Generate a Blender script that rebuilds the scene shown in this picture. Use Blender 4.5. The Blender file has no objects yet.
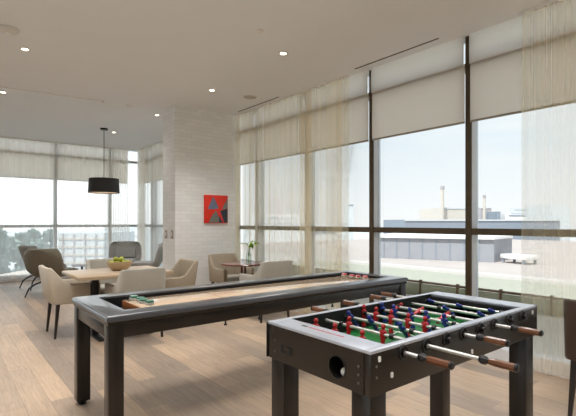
import bpy, bmesh, math, random
from mathutils import Vector, Matrix
random.seed(7)
S = bpy.context.scene
COL = S.collection
PI = math.pi
R = math.radians

# ------------------------------------------------------------------ camera
EYE = 1.35
cam_data = bpy.data.cameras.new('camera')
cam = bpy.data.objects.new('camera', cam_data)
COL.objects.link(cam)
cam.location = (0, 0, EYE)
cam.rotation_euler = (R(90), 0, R(-38.75))
cam_data.sensor_fit = 'HORIZONTAL'
cam_data.sensor_width = 36.0
cam_data.lens = 436.0 / 576.0 * 36.0
cam_data.shift_y = 14.0 / 576.0
cam_data.clip_start = 0.05
cam_data.clip_end = 2000
S.camera = cam

# ------------------------------------------------------------------ view, world, sun
S.view_settings.view_transform = 'Standard'
S.view_settings.look = 'None'
S.view_settings.exposure = 0.3
S.view_settings.gamma = 1.0
S.view_settings.use_curve_mapping = False
S.cycles.transparent_max_bounces = 32
S.cycles.max_bounces = 12
S.cycles.diffuse_bounces = 6
S.cycles.caustics_reflective = False
S.cycles.caustics_refractive = False
S.cycles.sample_clamp_indirect = 6.0


def lin(c):
    out = []
    for v in c[:3]:
        v = v / 255.0
        out.append(v / 12.92 if v <= 0.04045 else ((v + 0.055) / 1.055) ** 2.4)
    return (out[0], out[1], out[2], 1.0)


SKY_STRENGTH = 0.93
SKY_FAR_BOOST = 1.7
SUN_STRENGTH = 3.6
LAMP_W = 225.0
w = bpy.data.worlds.new('sky')
S.world = w
w.use_nodes = True
nt = w.node_tree
nt.nodes.clear()
N = nt.nodes.new
L = nt.links.new
out = N('ShaderNodeOutputWorld')
bg = N('ShaderNodeBackground')
tc = N('ShaderNodeTexCoord')
sep = N('ShaderNodeSeparateXYZ')
ramp = N('ShaderNodeValToRGB')
ramp.color_ramp.elements[0].position = 0.0
ramp.color_ramp.elements[0].color = lin((250, 250, 250))
ramp.color_ramp.elements[1].position = 0.45
ramp.color_ramp.elements[1].color = lin((226, 236, 245))
e = ramp.color_ramp.elements.new(0.06)
e.color = lin((246, 248, 250))
e = ramp.color_ramp.elements.new(0.16)
e.color = lin((231, 240, 246))
mp = N('ShaderNodeMapping')
mp.inputs['Scale'].default_value = (1.6, 1.6, 8.0)
nz = N('ShaderNodeTexNoise')
nz.inputs['Scale'].default_value = 2.2
nz.inputs['Detail'].default_value = 6.0
cr = N('ShaderNodeValToRGB')
cr.color_ramp.elements[0].position = 0.42
cr.color_ramp.elements[0].color = (0, 0, 0, 1)
cr.color_ramp.elements[1].position = 0.68
cr.color_ramp.elements[1].color = (0.85, 0.85, 0.85, 1)
mix = N('ShaderNodeMix')
mix.data_type = 'RGBA'
mix.inputs['B'].default_value = lin((245, 247, 248))
L(tc.outputs['Generated'], sep.inputs[0])
L(sep.outputs['Z'], ramp.inputs['Fac'])
L(tc.outputs['Generated'], mp.inputs['Vector'])
L(mp.outputs['Vector'], nz.inputs['Vector'])
L(nz.outputs['Fac'], cr.inputs['Fac'])
L(cr.outputs['Color'], mix.inputs['Factor'])
L(ramp.outputs['Color'], mix.inputs['A'])
L(mix.outputs['Result'], bg.inputs['Color'])
# sky boosted towards the far windows, added to brighten their sheers and blinds
dt = N('ShaderNodeVectorMath')
dt.operation = 'DOT_PRODUCT'
dt.inputs[1].default_value = (-0.55, 0.83, 0.05)
L(tc.outputs['Generated'], dt.inputs[0])
br_ = N('ShaderNodeMapRange')
br_.interpolation_type = 'SMOOTHSTEP'
br_.inputs['From Min'].default_value = 0.15
br_.inputs['From Max'].default_value = 0.85
br_.inputs['To Min'].default_value = SKY_STRENGTH
br_.inputs['To Max'].default_value = SKY_STRENGTH * SKY_FAR_BOOST
L(dt.outputs['Value'], br_.inputs['Value'])
L(br_.outputs['Result'], bg.inputs['Strength'])
L(bg.outputs[0], out.inputs[0])

sd = bpy.data.lights.new('sun', 'SUN')
sun = bpy.data.objects.new('sun', sd)
COL.objects.link(sun)
sd.energy = SUN_STRENGTH
sd.angle = R(3)
sd.color = (1.0, 0.98, 0.96)
sun.rotation_euler = Vector((0.75, 0.22, -1.0)).to_track_quat('-Z', 'Y').to_euler()


# ------------------------------------------------------------------ helpers
def mat(name, rgb, rough=0.5, metal=0.0, spec=0.5, vary=0.0, vscale=8.0, stretch=(1, 1, 1), bump=0.0, bscale=200.0, coat=0.0, sheen=0.0):
    m = bpy.data.materials.new(name)
    m.use_nodes = True
    t = m.node_tree
    b = t.nodes['Principled BSDF']
    b.inputs['Base Color'].default_value = lin(rgb)
    b.inputs['Roughness'].default_value = rough
    b.inputs['Metallic'].default_value = metal
    b.inputs['Specular IOR Level'].default_value = spec
    b.inputs['Coat Weight'].default_value = coat
    b.inputs['Sheen Weight'].default_value = sheen
    co = t.nodes.new('ShaderNodeTexCoord')
    mpn = t.nodes.new('ShaderNodeMapping')
    mpn.inputs['Scale'].default_value = stretch
    t.links.new(co.outputs['Object'], mpn.inputs['Vector'])
    if vary > 0:
        n = t.nodes.new('ShaderNodeTexNoise')
        n.inputs['Scale'].default_value = vscale
        n.inputs['Detail'].default_value = 5
        t.links.new(mpn.outputs['Vector'], n.inputs['Vector'])
        hsv = t.nodes.new('ShaderNodeHueSaturation')
        hsv.inputs['Color'].default_value = lin(rgb)
        mr = t.nodes.new('ShaderNodeMapRange')
        mr.inputs['From Min'].default_value = 0.25
        mr.inputs['From Max'].default_value = 0.75
        mr.inputs['To Min'].default_value = 1 - vary
        mr.inputs['To Max'].default_value = 1 + vary
        t.links.new(n.outputs['Fac'], mr.inputs['Value'])
        t.links.new(mr.outputs['Result'], hsv.inputs['Value'])
        t.links.new(hsv.outputs['Color'], b.inputs['Base Color'])
    if bump > 0:
        n2 = t.nodes.new('ShaderNodeTexNoise')
        n2.inputs['Scale'].default_value = bscale
        n2.inputs['Detail'].default_value = 3
        t.links.new(mpn.outputs['Vector'], n2.inputs['Vector'])
        bp = t.nodes.new('ShaderNodeBump')
        bp.inputs['Strength'].default_value = bump
        bp.inputs['Distance'].default_value = 0.01
        t.links.new(n2.outputs['Fac'], bp.inputs['Height'])
        t.links.new(bp.outputs['Normal'], b.inputs['Normal'])
    return m


def glow(name, rgb, strength):
    m = bpy.data.materials.new(name)
    m.use_nodes = True
    b = m.node_tree.nodes['Principled BSDF']
    b.inputs['Base Color'].default_value = lin(rgb)
    b.inputs['Emission Color'].default_value = lin(rgb)
    b.inputs['Emission Strength'].default_value = strength
    return m


def fabric_through(name, rgb, clear, translucent, vary=0.0):
    """A thin cloth: a share `clear` passes straight through the weave, the rest is split between translucent and diffuse."""
    m = bpy.data.materials.new(name)
    m.use_nodes = True
    t = m.node_tree
    t.nodes.clear()
    o = t.nodes.new('ShaderNodeOutputMaterial')
    tr = t.nodes.new('ShaderNodeBsdfTransparent')
    tl = t.nodes.new('ShaderNodeBsdfTranslucent')
    df = t.nodes.new('ShaderNodeBsdfDiffuse')
    tl.inputs['Color'].default_value = lin(rgb)
    df.inputs['Color'].default_value = lin(rgb)
    m1 = t.nodes.new('ShaderNodeMixShader')
    m1.inputs[0].default_value = translucent
    t.links.new(df.outputs[0], m1.inputs[1])
    t.links.new(tl.outputs[0], m1.inputs[2])
    m2 = t.nodes.new('ShaderNodeMixShader')
    t.links.new(m1.outputs[0], m2.inputs[1])
    t.links.new(tr.outputs[0], m2.inputs[2])
    t.links.new(m2.outputs[0], o.inputs[0])
    m2.inputs[0].default_value = clear
    if vary > 0:      # uneven density of the weave, in vertical threads
        co = t.nodes.new('ShaderNodeTexCoord')
        mpn = t.nodes.new('ShaderNodeMapping')
        mpn.inputs['Scale'].default_value = (1, 1, 0.01)
        n = t.nodes.new('ShaderNodeTexNoise')
        n.inputs['Scale'].default_value = 9
        n.inputs['Detail'].default_value = 3
        mr = t.nodes.new('ShaderNodeMapRange')
        mr.inputs['From Min'].default_value = 0.3
        mr.inputs['From Max'].default_value = 0.7
        mr.inputs['To Min'].default_value = clear - vary
        mr.inputs['To Max'].default_value = clear + vary
        t.links.new(co.outputs['Object'], mpn.inputs['Vector'])
        t.links.new(mpn.outputs['Vector'], n.inputs['Vector'])
        t.links.new(n.outputs['Fac'], mr.inputs['Value'])
        t.links.new(mr.outputs['Result'], m2.inputs[0])
    return m


def glass_mat(name, tint=(250, 252, 252), refl=0.5):
    m = bpy.data.materials.new(name)
    m.use_nodes = True
    t = m.node_tree
    t.nodes.clear()
    o = t.nodes.new('ShaderNodeOutputMaterial')
    tr = t.nodes.new('ShaderNodeBsdfTransparent')
    tr.inputs['Color'].default_value = lin(tint)
    gl = t.nodes.new('ShaderNodeBsdfGlossy')
    gl.inputs['Roughness'].default_value = 0.02
    fr = t.nodes.new('ShaderNodeFresnel')
    fr.inputs['IOR'].default_value = 1.45
    ml = t.nodes.new('ShaderNodeMath')
    ml.operation = 'MULTIPLY'
    ml.inputs[1].default_value = refl
    m1 = t.nodes.new('ShaderNodeMixShader')
    t.links.new(fr.outputs[0], ml.inputs[0])
    t.links.new(ml.outputs[0], m1.inputs[0])
    t.links.new(tr.outputs[0], m1.inputs[1])
    t.links.new(gl.outputs[0], m1.inputs[2])
    t.links.new(m1.outputs[0], o.inputs[0])
    return m


def new():
    return bmesh.new()


def box(bm, x0, x1, y0, y1, z0, z1, bev=0.0, seg=2, M=None):
    r = bmesh.ops.create_cube(bm, size=1.0)
    vs = r['verts']
    for v in vs:
        v.co = Vector(((x0 + x1) / 2 + v.co.x * (x1 - x0), (y0 + y1) / 2 + v.co.y * (y1 - y0), (z0 + z1) / 2 + v.co.z * (z1 - z0)))
    if bev > 0:
        es = list({e for v in vs for e in v.link_edges})
        rr = bmesh.ops.bevel(bm, geom=es, offset=bev, segments=seg, affect='EDGES', profile=0.5)
        vs = list({v for f in rr['faces'] for v in f.verts} | {v for v in vs if v.is_valid})
    if M is not None:
        for v in vs:
            v.co = M @ v.co
    return vs


def frame_at(d):
    d = d.normalized()
    u = Vector((0, 0, 1)) if abs(d.z) < 0.9 else Vector((1, 0, 0))
    a = d.cross(u).normalized()
    return a, d.cross(a).normalized()


def loft(bm, rings, cap=True, closed=True):
    vr = [[bm.verts.new(p) for p in ring] for ring in rings]
    n = len(vr[0])
    for i in range(len(vr) - 1):
        for j in range(n if closed else n - 1):
            k = (j + 1) % n
            try:
                bm.faces.new((vr[i][j], vr[i][k], vr[i + 1][k], vr[i + 1][j]))
            except ValueError:
                pass
    if cap and closed:
        bm.faces.new(list(reversed(vr[0])))
        bm.faces.new(vr[-1])
    return vr


def tube(bm, pts, rad, n=10, cap=True):
    pts = [Vector(p) for p in pts]
    rings = []
    a = b = None
    for i, p in enumerate(pts):
        d = (pts[min(i + 1, len(pts) - 1)] - pts[max(i - 1, 0)]).normalized()
        if a is None:
            a, b = frame_at(d)
        else:
            a = (a - d * a.dot(d)).normalized()
            b = d.cross(a).normalized()
        r = rad[i] if isinstance(rad, (list, tuple)) else rad
        rings.append([p + (a * math.cos(2 * PI * k / n) + b * math.sin(2 * PI * k / n)) * r for k in range(n)])
    loft(bm, rings, cap)


def lathe(bm, prof, c=(0, 0, 0), n=32, M=None, cap=True):
    c = Vector(c)
    rings = []
    for r, z in prof:
        ring = [Vector((r * math.cos(2 * PI * k / n), r * math.sin(2 * PI * k / n), z)) for k in range(n)]
        rings.append([(M @ p if M is not None else p + c) for p in ring])
    loft(bm, rings, cap)


def ball(bm, c, r, seg=16, scale=(1, 1, 1)):
    res = bmesh.ops.create_uvsphere(bm, u_segments=seg, v_segments=max(6, seg // 2), radius=r)
    for v in res['verts']:
        v.co = Vector((v.co.x * scale[0], v.co.y * scale[1], v.co.z * scale[2])) + Vector(c)
    return res['verts']


def prism(bm, pts2, z0, z1, M=None):
    lo = [Vector((p[0], p[1], z0)) for p in pts2]
    hi = [Vector((p[0], p[1], z1)) for p in pts2]
    if M is not None:
        lo = [M @ p for p in lo]
        hi = [M @ p for p in hi]
    loft(bm, [lo, hi])


def obj(name, bm, m, parent=None, smooth=35, M=None):
    if M is not None:
        bm.transform(M)
    bmesh.ops.recalc_face_normals(bm, faces=bm.faces[:])
    me = bpy.data.meshes.new(name)
    bm.to_mesh(me)
    bm.free()
    if isinstance(m, (list, tuple)):
        for q in m:
            me.materials.append(q)
    else:
        me.materials.append(m)
    if smooth:
        me.polygons.foreach_set('use_smooth', [True] * len(me.polygons))
        me.set_sharp_from_angle(angle=R(smooth))
    o = bpy.data.objects.new(name, me)
    COL.objects.link(o)
    if parent is not None:
        o.parent = parent
    return o


def boxes(name, m, parent, *bs, bev=0.0):
    bm = new()
    for b in bs:
        box(bm, *b, bev=bev)
    return obj(name, bm, m, parent)


def tag(o, label, cat, group=None, kind=None):
    o['label'] = label
    o['category'] = cat
    if group:
        o['group'] = group
    if kind:
        o['kind'] = kind
    return o


def thing(name, label, cat, loc=(0, 0, 0), rot=0.0, group=None):
    o = bpy.data.objects.new(name, None)
    o.empty_display_size = 0.1
    COL.objects.link(o)
    o.location = loc
    o.rotation_euler = (0, 0, rot)
    return tag(o, label, cat, group)


def struct(o):
    o['kind'] = 'structure'
    return o


def copy_tree(o, parent=None):
    c = o.copy()
    COL.objects.link(c)
    if parent is not None:
        c.parent = parent
    for ch in list(o.children):
        copy_tree(ch, c)
    return c


# ------------------------------------------------------------------ materials
M_ceil = mat('ceiling_paint', (232, 234, 236), 0.9, vary=0.01, vscale=3)
M_wall = mat('wall_paint', (226, 222, 214), 0.9, vary=0.015, vscale=4)
M_bronze = mat('bronze_metal', (72, 60, 42), 0.45, 0.3, vary=0.05, vscale=20)
M_alu = mat('silver_anodised', (226, 229, 233), 0.45, 0.0)
M_frame_veiled = mat('sheer_veiled_frame', (176, 178, 178), 0.45)  # bronze bars coloured pale, standing in for the sheer's bright veil
M_glass = glass_mat('window_glass')
M_blind = fabric_through('blind_cloth', (244, 239, 232), 0.02, 0.76)
M_valance = fabric_through('pale_blind_cloth', (248, 244, 239), 0.04, 0.84)
M_blindbar = mat('blind_bar', (150, 142, 130), 0.6)
M_sheer = fabric_through('sheer_voile', (253, 242, 214), 0.68, 0.82, vary=0.05)
M_sheer_white = fabric_through('white_sheer_voile', (254, 251, 246), 0.60, 0.85, vary=0.05)
M_track = mat('white_metal', (225, 222, 216), 0.5)
M_black = mat('black_plastic', (14, 14, 15), 0.4)
M_matte = mat('black_matte', (12, 12, 13), 0.85)
M_espresso = mat('espresso_wood', (26, 21, 16), 0.27, 0, 0.5, vary=0.18, vscale=14, stretch=(1, 1, 7), bump=0.05)
M_espresso_x = mat('espresso_wood_long', (26, 21, 16), 0.3, 0, 0.5, vary=0.2, vscale=10, stretch=(0.6, 8, 14), bump=0.05)
M_rail = mat('charcoal_rail', (70, 72, 77), 0.3, coat=0.5)
M_felt = mat('gutter_carpet', (22, 22, 24), 0.95, bump=0.3, bscale=600)
M_maple = mat('maple_board', (214, 188, 160), 0.12, vary=0.1, vscale=7, stretch=(0.25, 14, 1), coat=0.6)
M_maple_end = mat('butcher_block', (150, 92, 48), 0.5, vary=0.25, vscale=24)
M_silver = mat('brushed_plate', (186, 192, 204), 0.32, 0.35, vary=0.03, vscale=6)
M_steel = mat('polished_steel', (208, 208, 205), 0.38, 0.7)
M_pitch = mat('green_pitch', (32, 118, 58), 0.35, vary=0.12, vscale=9)
M_white = mat('white_plastic', (232, 232, 230), 0.4)
M_red = mat('red_plastic', (172, 26, 34), 0.35, vary=0.06)
M_blue = mat('blue_plastic', (38, 52, 140), 0.35, vary=0.06)
M_grip = mat('walnut_grip', (104, 62, 36), 0.35, vary=0.25, vscale=30, stretch=(4, 0.4, 4), coat=0.3)
M_bolt = mat('grey_bolt', (120, 118, 114), 0.35, 0.8)
M_ochre = mat('brass_rotor', (150, 138, 100), 0.5)
M_cream = mat('cream_upholstery', (190, 180, 162), 0.9, vary=0.05, vscale=40, bump=0.15, bscale=900, sheen=0.2)
M_greige = mat('greige_upholstery', (168, 163, 152), 0.9, vary=0.05, vscale=40, bump=0.15, bscale=900, sheen=0.2)
M_tan = mat('tan_upholstery', (158, 145, 126), 0.85, vary=0.07, vscale=30, bump=0.15, bscale=900)
M_olive = mat('olive_grey_wool', (114, 108, 93), 0.92, vary=0.06, vscale=40, bump=0.2, bscale=700, sheen=0.2)
M_slate = mat('grey_wool', (146, 144, 139), 0.92, vary=0.06, vscale=40, bump=0.2, bscale=700, sheen=0.2)
M_leather = mat('brown_leather', (66, 50, 40), 0.45, vary=0.08, vscale=20, bump=0.1, bscale=300)
M_leg = mat('dark_wood_leg', (38, 31, 26), 0.45)
M_oak = mat('oak_top', (184, 162, 136), 0.4, vary=0.14, vscale=6, stretch=(0.6, 9, 9), coat=0.2)
M_mahog = mat('mahogany_top', (104, 48, 40), 0.25, vary=0.1, vscale=8, stretch=(1, 6, 1), coat=0.5)
M_shade = mat('charcoal_shade', (52, 52, 54), 0.7, vary=0.08, vscale=60)
M_bowlwood = mat('turned_wood', (180, 160, 130), 0.6, vary=0.12, vscale=14, stretch=(1, 1, 4))
M_fruit = mat('yellow_green_skin', (160, 166, 44), 0.45, vary=0.15, vscale=20)
M_leaf = mat('fresh_leaf', (146, 178, 62), 0.5, vary=0.2, vscale=18)
M_stem = mat('stem_green', (98, 128, 60), 0.5)
M_vase = glass_mat('vase_glass', (248, 252, 250), 0.5)


def floor_mat():
    m = bpy.data.materials.new('oak_plank_floor')
    m.use_nodes = True
    t = m.node_tree
    b = t.nodes['Principled BSDF']
    nd, lk = t.nodes.new, t.links.new
    co = nd('ShaderNodeTexCoord')
    mp = nd('ShaderNodeMapping')
    mp.inputs['Rotation'].default_value = (0, 0, R(90))
    lk(co.outputs['Object'], mp.inputs['Vector'])

    def bricks(c1, c2, off):
        br = nd('ShaderNodeTexBrick')
        br.offset = 0.37
        br.offset_frequency = 2
        br.inputs['Scale'].default_value = 1.0
        br.inputs['Brick Width'].default_value = 1.55
        br.inputs['Row Height'].default_value = 0.165
        br.inputs['Mortar Size'].default_value = 0.0012
        br.inputs['Mortar Smooth'].default_value = 0.2
        br.inputs['Bias'].default_value = off
        br.inputs['Color1'].default_value = lin(c1)
        br.inputs['Color2'].default_value = lin(c2)
        br.inputs['Mortar'].default_value = lin((118, 104, 92))
        lk(mp.outputs['Vector'], br.inputs['Vector'])
        return br
    br = bricks((188, 163, 138), (140, 126, 114), -0.14)
    mp2 = nd('ShaderNodeMapping')
    mp2.inputs['Scale'].default_value = (22, 1.6, 1)
    lk(co.outputs['Object'], mp2.inputs['Vector'])
    n = nd('ShaderNodeTexNoise')
    n.inputs['Scale'].default_value = 1.6
    n.inputs['Detail'].default_value = 8
    n.inputs['Roughness'].default_value = 0.65
    n.inputs['Distortion'].default_value = 1.4
    lk(mp2.outputs['Vector'], n.inputs['Vector'])
    mr = nd('ShaderNodeMapRange')
    mr.inputs['From Min'].default_value = 0.3
    mr.inputs['From Max'].default_value = 0.7
    mr.inputs['To Min'].default_value = 0.78
    mr.inputs['To Max'].default_value = 1.18
    lk(n.outputs['Fac'], mr.inputs['Value'])
    n2 = nd('ShaderNodeTexNoise')
    n2.inputs['Scale'].default_value = 1.1
    n2.inputs['Detail'].default_value = 3
    lk(co.outputs['Object'], n2.inputs['Vector'])
    hs = nd('ShaderNodeHueSaturation')
    lk(br.outputs['Color'], hs.inputs['Color'])
    lk(mr.outputs['Result'], hs.inputs['Value'])
    lk(hs.outputs['Color'], b.inputs['Base Color'])
    rr = nd('ShaderNodeMapRange')
    rr.inputs['To Min'].default_value = 0.34
    rr.inputs['To Max'].default_value = 0.5
    lk(n2.outputs['Fac'], rr.inputs['Value'])
    lk(rr.outputs['Result'], b.inputs['Roughness'])
    bp = nd('ShaderNodeBump')
    bp.inputs['Strength'].default_value = 0.12
    bp.inputs['Distance'].default_value = 0.004
    lk(n.outputs['Fac'], bp.inputs['Height'])
    lk(bp.outputs['Normal'], b.inputs['Normal'])
    return m


def brick_mat():
    m = bpy.data.materials.new('white_painted_brick')
    m.use_nodes = True
    t = m.node_tree
    b = t.nodes['Principled BSDF']
    nd, lk = t.nodes.new, t.links.new
    co = nd('ShaderNodeTexCoord')
    sx = nd('ShaderNodeSeparateXYZ')
    lk(co.outputs['Object'], sx.inputs[0])
    ad = nd('ShaderNodeMath')
    lk(sx.outputs['X'], ad.inputs[0])
    lk(sx.outputs['Y'], ad.inputs[1])
    cb = nd('ShaderNodeCombineXYZ')
    lk(ad.outputs[0], cb.inputs['X'])
    lk(sx.outputs['Z'], cb.inputs['Y'])
    br = nd('ShaderNodeTexBrick')
    br.inputs['Scale'].default_value = 1.0
    br.inputs['Brick Width'].default_value = 0.195
    br.inputs['Row Height'].default_value = 0.064
    br.inputs['Mortar Size'].default_value = 0.005
    br.inputs['Mortar Smooth'].default_value = 0.5
    br.inputs['Color1'].default_value = lin((244, 245, 245))
    br.inputs['Color2'].default_value = lin((236, 237, 237))
    br.inputs['Mortar'].default_value = lin((230, 230, 229))
    lk(cb.outputs[0], br.inputs['Vector'])
    lk(br.outputs['Color'], b.inputs['Base Color'])
    b.inputs['Roughness'].default_value = 0.7
    n = nd('ShaderNodeTexNoise')
    n.inputs['Scale'].default_value = 60
    lk(co.outputs['Object'], n.inputs['Vector'])
    mx = nd('ShaderNodeMath')
    mx.operation = 'MULTIPLY_ADD'
    lk(br.outputs['Fac'], mx.inputs[0])
    mx.inputs[1].default_value = -1.0
    lk(n.outputs['Fac'], mx.inputs[2])
    bp = nd('ShaderNodeBump')
    bp.inputs['Strength'].default_value = 0.5
    bp.inputs['Distance'].default_value = 0.008
    lk(mx.outputs[0], bp.inputs['Height'])
    lk(bp.outputs['Normal'], b.inputs['Normal'])
    return m


M_floor = floor_mat()
M_brick = brick_mat()

# ------------------------------------------------------------------ room shell
CEIL = 3.25
XW = 4.32          # outer face of the glazing on the window side
YB = 11.75         # glazing of the far end
XL, YR = -4.2, -3.6


def slab(name, m, b, bev=0):
    bm = new()
    box(bm, *b, bev=bev)
    return struct(obj(name, bm, m))


slab('floor', M_floor, (XL - .2, XW + .06, YR - .2, YB + .06, -0.2, 0))
slab('ceiling', M_ceil, (XL - .2, XW + .06, YR - .2, YB + .06, CEIL, CEIL + 0.25))
slab('wall_rear', M_wall, (XL - .2, XW + .06, YR - .2, YR, 0, CEIL))
slab('wall_partition', M_brick, (3.0, XW - .07, 6.66, 7.16, 0, CEIL))
slab('baseboard_partition', M_track, (2.988, XW - .12, 6.648, 6.66, 0, 0.1), 0.003)
# left side, out of view: wall with windows added to let light in
for k, (a, b_) in enumerate(((YR, -2.9), (0.3, 0.9), (4.1, YB + .06))):
    slab('wall_left', M_wall, (XL - .2, XL, a, b_, 0, CEIL))
LEFT_SPANS = ((-2.9, 0.3), (0.9, 4.1))

win_no = [0]


def window(axis, a, b, at, cap):
    """One bay of the glazing: bottom rail, transoms, a mullion at its lower end, and a pane between them. axis 'x': the glass stands at x = at and runs along y."""
    win_no[0] += 1
    bm = new()
    D0, D1 = (-0.105, 0.045)
    hw = 0.03

    def put(bm, u0, u1, d0, d1, z0, z1, bev=0.0):
        if axis == 'x':
            box(bm, at + d0, at + d1, u0, u1, z0, z1, bev)
        else:
            box(bm, u0, u1, at + d0, at + d1, z0, z1, bev)
    put(bm, a - hw, a + hw, D0 + 0.018, D1, 0.0, CEIL, 0.003)        # the silver mullion body
    w_ = struct(obj('window_%d' % win_no[0], bm, M_alu))
    bm = new()
    put(bm, a - hw - .002, a + hw + .002, D0, D0 + 0.018, 0.0, CEIL, 0.003)
    struct(obj('mullion_cap', bm, cap, w_))
    bm = new()
    for z0, z1 in ((1.22, 1.285), (2.92, 2.975)):
        put(bm, a + hw, b - hw, D0 + 0.006, D1 - .01, z0, z1)
    struct(obj('window_frame', bm, M_bronze if axis == 'x' else M_frame_veiled, w_))
    bm = new()
    put(bm, a + hw, b - hw, D0 + 0.006, D1 - .01, 0.0, 0.13)
    struct(obj('bottom_rail', bm, M_alu, w_))
    bm = new()
    for z0, z1 in ((0.13, 1.22), (1.285, 2.92), (2.975, CEIL)):
        put(bm, a + hw, b - hw, -0.005, 0.005, z0, z1)
    struct(obj('glass_pane', bm, M_glass, w_))
    return w_


MULL = [-1.55, -0.26, 1.03, 2.32, 3.60, 4.83, 6.12]
for i in range(len(MULL)):
    window('x', MULL[i], (MULL + [6.62])[i + 1] if i + 1 < len(MULL) else 6.74, 4.325, M_bronze if MULL[i] < 4 else M_frame_veiled)
slab('wall_right', M_wall, (4.25, XW + .06, YR, -1.6, 0, CEIL))
ALC = [7.2, 8.4, 9.6, 10.8]
for i, y in enumerate(ALC):
    window('x', y, (ALC + [11.78])[i + 1], 4.325, M_frame_veiled)
BACK = [-4.15, -2.89, -1.62, -0.34, 0.93, 2.2, 3.47]
for i, x in enumerate(BACK):
    window('y', x, (BACK + [4.29])[i + 1], YB, M_frame_veiled)
bm = new()
box(bm, 4.26, 4.37, YB - .07, YB + .05, 0, CEIL, 0.003)
struct(obj('trim_1', bm, M_alu))
for a, b_ in LEFT_SPANS:  # unseen windows, added as daylight inlets
    win_no[0] += 1
    bm = new()
    box(bm, XL - .14, XL - .04, a, b_, 0, .12)
    box(bm, XL - .14, XL - .04, a, b_, CEIL - .12, CEIL)
    for y in (a, (a + b_) / 2 - .04, b_ - .08):
        box(bm, XL - .14, XL - .04, y, y + .08, .12, CEIL - .12)
    w_ = struct(obj('window_%d' % win_no[0], bm, M_bronze))
    bm = new()
    box(bm, XL - .095, XL - .085, a + .08, b_ - .08, .12, CEIL - .12)
    struct(obj('glass_pane', bm, M_glass, w_))


# ------------------------------------------------------------------ blinds
def blind(axis, a, b, at, low, label, group):
    t = thing('roller_blind', label, 'blind', (at, (a + b) / 2, low) if axis == 'x' else ((a + b) / 2, at, low), 0 if axis == 'x' else PI / 2, group)
    h = (b - a) / 2
    sgn = 1 if axis == 'x' else 1
    bm = new()
    box(bm, 0.004, 0.007, -h, h, 0.012, 2.962 - low)
    obj('shade_cloth', bm, M_blind, t)
    bm = new()
    box(bm, -0.004, 0.014, -h, h, 0.0, 0.02, 0.004)
    obj('bottom_bar', bm, M_blindbar, t)
    bm = new()
    box(bm, -0.016, -0.013, -h, h, 2.95 - low, CEIL - low - 0.002)
    obj('upper_cloth', bm, M_valance, t)['label'] = 'paler strip of cloth above the transom'
    return t


G = 0.03
RB = MULL + [6.64]
names = {1: 'beige roller blind beside the camera end of the window wall, out to the corner',
         2: 'beige roller blind behind the gathered sheer curtain at the right edge',
         3: 'beige roller blind in the uncurtained bay above the two chimneys',
         4: 'beige roller blind half behind the sheer, left of the bright gap strip',
         5: 'beige roller blind behind sheer folds, second bay from the brick wall',
         6: 'narrow beige roller blind behind sheer, right beside the brick wall'}
names = {1: 'beige roller blind almost hidden by the gathered sheer curtain at the right edge',
         2: 'beige half drawn roller blind with sheer curtain over its right end only',
         3: 'beige half drawn roller blind in the uncurtained bay above the taller chimney',
         4: 'beige half drawn roller blind behind sheer curtain, next to the bright vertical gap',
         5: 'beige half drawn roller blind fully behind sheer, second bay from the brick wall',
         6: 'narrowest beige roller blind, behind sheer curtain right beside the brick wall'}
for i in range(1, 7):
    blind('x', RB[i] + G, RB[i + 1] - G, 4.2, 2.36, names[i], 'roller blinds on the window wall')
AB = ALC + [11.6]
al = ['beige roller blind in the alcove bay just past the brick partition',
      'beige roller blind in the alcove, second bay past the brick partition',
      'beige roller blind in the alcove behind sheer, seen left of the brick corner',
      'beige roller blind in the alcove bay next to the room corner']
for i in range(4):
    blind('x', AB[i] + G, AB[i + 1] - G, 4.2, 2.36, al[i], 'roller blinds in the alcove')
for i, (a, b_, lb) in enumerate(((-0.34, 0.93, 'beige roller blind of the far glazing, bay beyond the picture side'),
                                 (0.93, 2.2, 'beige half drawn roller blind of the far window above the olive lounge chair'),
                                 (2.2, 3.47, 'beige half drawn roller blind of the far window behind the pendant lamp'),
                                 (3.47, 3.93, 'narrow beige roller blind of the far window beside the bare pane'))):
    t = blind('y', a + G, b_ - G, YB - 0.115, 2.36, lb, 'roller blinds on the far windows')


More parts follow.
